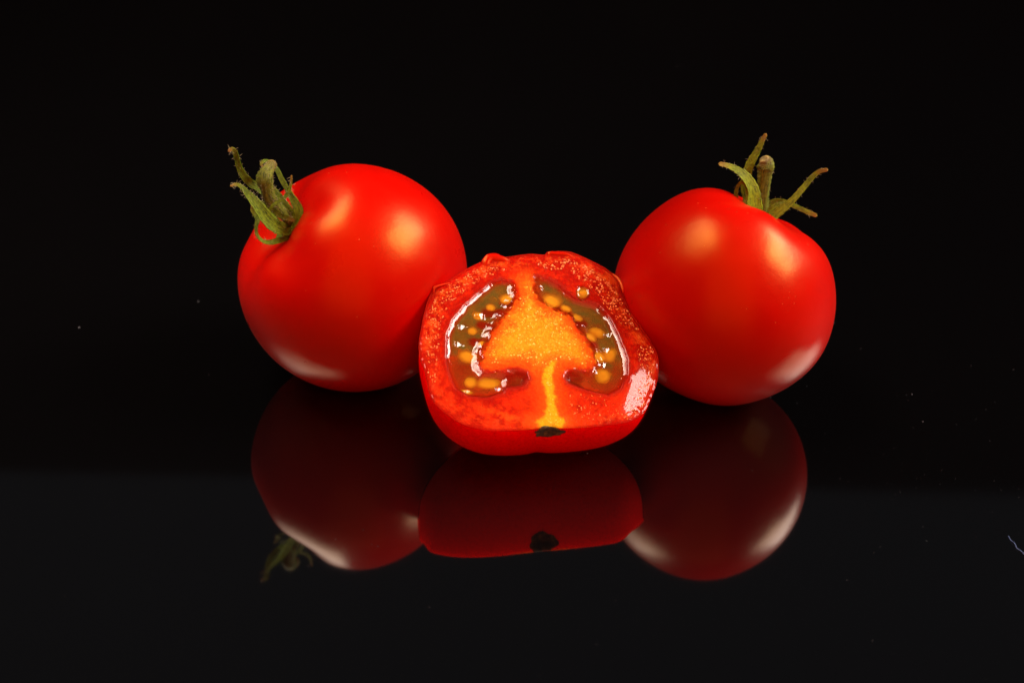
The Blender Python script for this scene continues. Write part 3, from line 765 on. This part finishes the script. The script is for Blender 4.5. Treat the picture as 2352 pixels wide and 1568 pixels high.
for s_ in HOLESEED: seed(*s_, gh_, h=-8)

# stem scar at the front edge
m, nt, p = mat('scar_cork'); SCAR = m
co = coords(nt); n_ = noise(nt, 1100, 5, 0.7, co)
nt.links.new(ramp(nt, n_.outputs[0], [(0.35, (0.012, 0.006, 0.002)), (0.55, (0.10, 0.055, 0.008)), (0.72, (0.28, 0.16, 0.02))]).outputs[0], p.inputs['Base Color'])
p.inputs['Roughness'].default_value = 0.65
bb = bump(nt, n_.outputs[0], 1.0, 0.0006); nt.links.new(bb.outputs[0], p.inputs['Normal'])
us, vs = face_uv(1000, 1284)
def body_v(u, h):      # front skin surface v at given (u, h)
    uu, vv, hh, _ = body(lo)
    msk = vv < 0
    d_ = (uu - u) ** 2 + (hh - h) ** 2 + (~msk) * 1e9
    return vv.flat[d_.argmin()]
V = []; F = []; n, k = 10, 36
for i in range(n):
    q = i / (n - 1)
    for j in range(k):
        a = 2 * math.pi * j / k
        r = q * (1 + 0.10 * math.sin(3 * a + 1) + 0.06 * math.sin(7 * a))
        du = 33 * r * math.cos(a); dh = -21 + 24 * r * math.sin(a)
        h_ = min(dh, -1.0)
        vv = body_v(us + du, h_) - (2.6 * (1 - q ** 4)) - 0.4 + 3.0 * math.exp(-(q / 0.45) ** 2) + 0.9 * math.sin(5 * a + i)* q * (1 - q)
        if dh > -1: vv += (dh + 1) * 0.9
        V.append(P3(us + du, vv, min(dh, 1.6)))
for i in range(n - 1):
    for j in range(k):
        p0 = i * k + j; p1 = i * k + (j + 1) % k; F.append((p0, p1, p1 + k, p0 + k))
o = mesh_obj('stem_scar', V, F, SCAR); set_world_parent(o, rootC)

# torn flaps of skin standing on the knife edge
def flap(pts, wd, mt=None, **k):
    kk = dict(thick=0.35, cup=0.1, n=22, k=12, hairs=0); kk.update(k)
    sweep('skin_flap', [P3(*face_uv(x, y), h) for x, y, h in pts], [w_ / 3.016 for w_ in wd], [mt or SKIN, SKIN], rootC, **kk)
flap([(548, 172, -4), (560, 138, 0), (598, 116, 1), (655, 124, 0), (715, 138, -4), (760, 150, -8)], [44, 76, 80, 66, 44, 20], thick=0.3, cup=-0.15)
flap([(985, 96, -2), (1000, 84, 1), (1050, 86, 1), (1110, 90, 1), (1170, 108, -3)], [20, 34, 36, 32, 10], thick=0.3, cup=-0.1)
flap([(1430, 218, -1), (1475, 270, 3), (1500, 320, 3), (1506, 352, 0)], [14, 26, 26, 12])
flap([(190, 350, -1), (200, 322, 4), (240, 305, 3), (300, 285, 0)], [14, 18, 18, 12])

# granular pulp and beads of juice on the wall of the cut
m, nt, p = mat('pulp_bead'); BEAD = m
p.inputs['Base Color'].default_value = (0.85, 0.22, 0.06, 1); p.inputs['Roughness'].default_value = 0.12
p.inputs['Subsurface Weight'].default_value = 0.3; p.inputs['Subsurface Radius'].default_value = (1, 0.4, 0.1); p.inputs['Subsurface Scale'].default_value = 0.0005
m, nt, p = mat('core_bead'); BEAD2 = m
p.inputs['Base Color'].default_value = (0.95, 0.60, 0.12, 1); p.inputs['Roughness'].default_value = 0.12
def hfield(u, v):
    i = np.argmin(np.abs(rho - np.hypot(u, v) / np.interp(math.atan2(v, u), psi, Rpsi))); j = int((math.atan2(v, u) + math.pi) / (2 * math.pi) * NP) % NP
    return H[i, j]
rng = random.Random(5)
V = []; F = []; MI = []
ico_v = [(0, 0, 1)] + [(math.cos(a) * 0.8, math.sin(a) * 0.8, 0.6) for a in np.linspace(0, 2 * math.pi, 6, endpoint=False)] + [(math.cos(a + 0.5), math.sin(a + 0.5), -0.1) for a in np.linspace(0, 2 * math.pi, 6, endpoint=False)]
def bead(u, v, r, mi):
    b0 = len(V); hh = hfield(u, v) + r * 0.15; sx = rng.uniform(0.7, 1.3)
    for x, y, z in ico_v: V.append(P3(u + x * r * sx, v + y * r / sx, hh + z * r * 0.7))
    for j in range(6):
        j2 = (j + 1) % 6
        F.append((b0, b0 + 1 + j, b0 + 1 + j2)); F.append((b0 + 1 + j, b0 + 7 + j, b0 + 1 + j2)); F.append((b0 + 1 + j2, b0 + 7 + j, b0 + 7 + j2)); MI.extend([mi] * 3)
def scatter(n, region, rmin, rmax, mi, accept):
    k_ = 0; A = np.array(region); 
    for _ in range(n * 30):
        if k_ >= n: break
        x = rng.uniform(A[:, 0].min(), A[:, 0].max()); y = rng.uniform(A[:, 1].min(), A[:, 1].max())
        X_, Y_ = np.array([x]), np.array([y])
        if sdf(region, X_, Y_)[0] > 0 or not accept(X_, Y_): continue
        if vnoise(X_ / 7, Y_ / 7, 3)[0] + 0.6 * vnoise(X_ / 3, Y_ / 3, 8)[0] < -0.02: continue
        bead(x, y, rmin * 0.8 + (rmax * 1.15 - rmin * 0.8) * rng.random() ** 2.2, mi); k_ += 1
def on_wall(x, y): return min(sdf(LEFT, x, y)[0], sdf(RIGHTL, x, y)[0], sdf(HOLE, x, y)[0]) > 4 and inner_dist(x, y)[0] > 5
UR = poly([(900, 150), (1120, 110), (1320, 200), (1450, 330), (1540, 480), (1640, 640), (1600, 640), (1480, 560), (1400, 460), (1280, 330), (1120, 190), (950, 190)])
LW = poly([(420, 210), (560, 170), (700, 190), (560, 250), (420, 330), (300, 430), (240, 560), (220, 800), (200, 1000), (150, 900), (130, 640), (170, 440), (260, 320)])
RW = poly([(1590, 740), (1700, 690), (1735, 850), (1720, 980), (1640, 1140), (1560, 1230), (1500, 1230), (1600, 1090), (1640, 900)])
LOW = poly([(1100, 1060), (1300, 1040), (1420, 1100), (1520, 1200), (1400, 1260), (1200, 1240), (1120, 1180)])
scatter(460, UR, 0.9, 2.3, 0, on_wall); scatter(400, LW, 0.7, 1.8, 0, on_wall); scatter(260, RW, 0.8, 1.8, 0, on_wall)
scatter(60, LOW, 0.8, 1.9, 0, on_wall); scatter(300, CORE, 0.6, 2.0, 1, lambda x, y: True); scatter(60, VEIN, 0.6, 1.6, 1, lambda x, y: inner_dist(x, y)[0] > 8)
o = mesh_obj('pulp_grain', V, F, [BEAD, BEAD2], mat_idx=MI); o['kind'] = 'stuff'; set_world_parent(o, rootC)

# ------------------------------------------------------------------ dust on the glass
m, nt, p = mat('dust'); DUST = m
p.inputs['Base Color'].default_value = (0.14, 0.15, 0.17, 1); p.inputs['Roughness'].default_value = 0.8
V = []; F = []
def speck(x, y, r):
    q = on_plane(x, y, Vector((0, 0, 0)), Vector((0, 0, 1))); b0 = len(V); r *= S
    a0 = rng.uniform(0, 6.28); sx = rng.uniform(0.6, 1.5)
    for k_ in range(5):
        a = a0 + k_ * 1.2566; V.append((q.x + math.cos(a) * r * sx, q.y + math.sin(a) * r, 0.00002))
    V.append((q.x, q.y, 0.00002 + r * 0.9)); F.extend([(b0 + k_, b0 + (k_ + 1) % 5, b0 + 5) for k_ in range(5)])
for _ in range(170):
    x = rng.uniform(20, 2340); y = rng.uniform(650, 1560)
    speck(x, y, rng.choice([0.3, 0.35, 0.45, 0.6]))
for _ in range(90):
    speck(min(2340, rng.gauss(2120, 150)), rng.gauss(1050, 120), rng.choice([0.35, 0.45, 0.6]))
for x, y, r in [(1349, 1041, 1.9), (182, 752, 2.2), (455, 692, 1.8), (480, 860, 1.4), (2095, 905, 1.2), (1840, 868, 1.4), (1770, 912, 1.4), (2120, 968, 1.4), (1915, 742, 1.4), (1558, 149, 1.6), (2230, 840, 1.2)]:
    speck(x, y, r)
o = mesh_obj('dust_specks', V, F, DUST, smooth=False); o['kind'] = 'stuff'; o['label'] = 'fine pale dust scattered on the black glass'; o['category'] = 'dust'
# a lint fibre near the right edge
m, nt, p = mat('blue_lint'); LINT = m
p.inputs['Base Color'].default_value = (0.10, 0.16, 0.35, 1); p.inputs['Roughness'].default_value = 0.7
zp = lambda x, y, h: on_plane(x, y, Vector((0, 0, h * S)), Vector((0, 0, 1)))
pts = [zp(2316, 1230, 0.8), zp(2322, 1240, 2), zp(2330, 1246, 3), zp(2336, 1258, 2), zp(2345, 1264, 0.8), zp(2352, 1272, 0.8)]
P_ = catmull([tuple(q) for q in pts], 24); V = []; F = []
for i in range(24):
    for e in range(5):
        a = e * 1.2566; V.append((P_[i][0] + math.cos(a) * 0.7 * S, P_[i][1], P_[i][2] + math.sin(a) * 0.7 * S))
for i in range(23):
    for e in range(5): F.append((i * 5 + e, i * 5 + (e + 1) % 5, i * 5 + 5 + (e + 1) % 5, i * 5 + 5 + e))
o = mesh_obj('lint_fibre', V, F, LINT); o['label'] = 'tiny curled blue lint fibre lying on the black glass near the right edge'; o['category'] = 'lint'
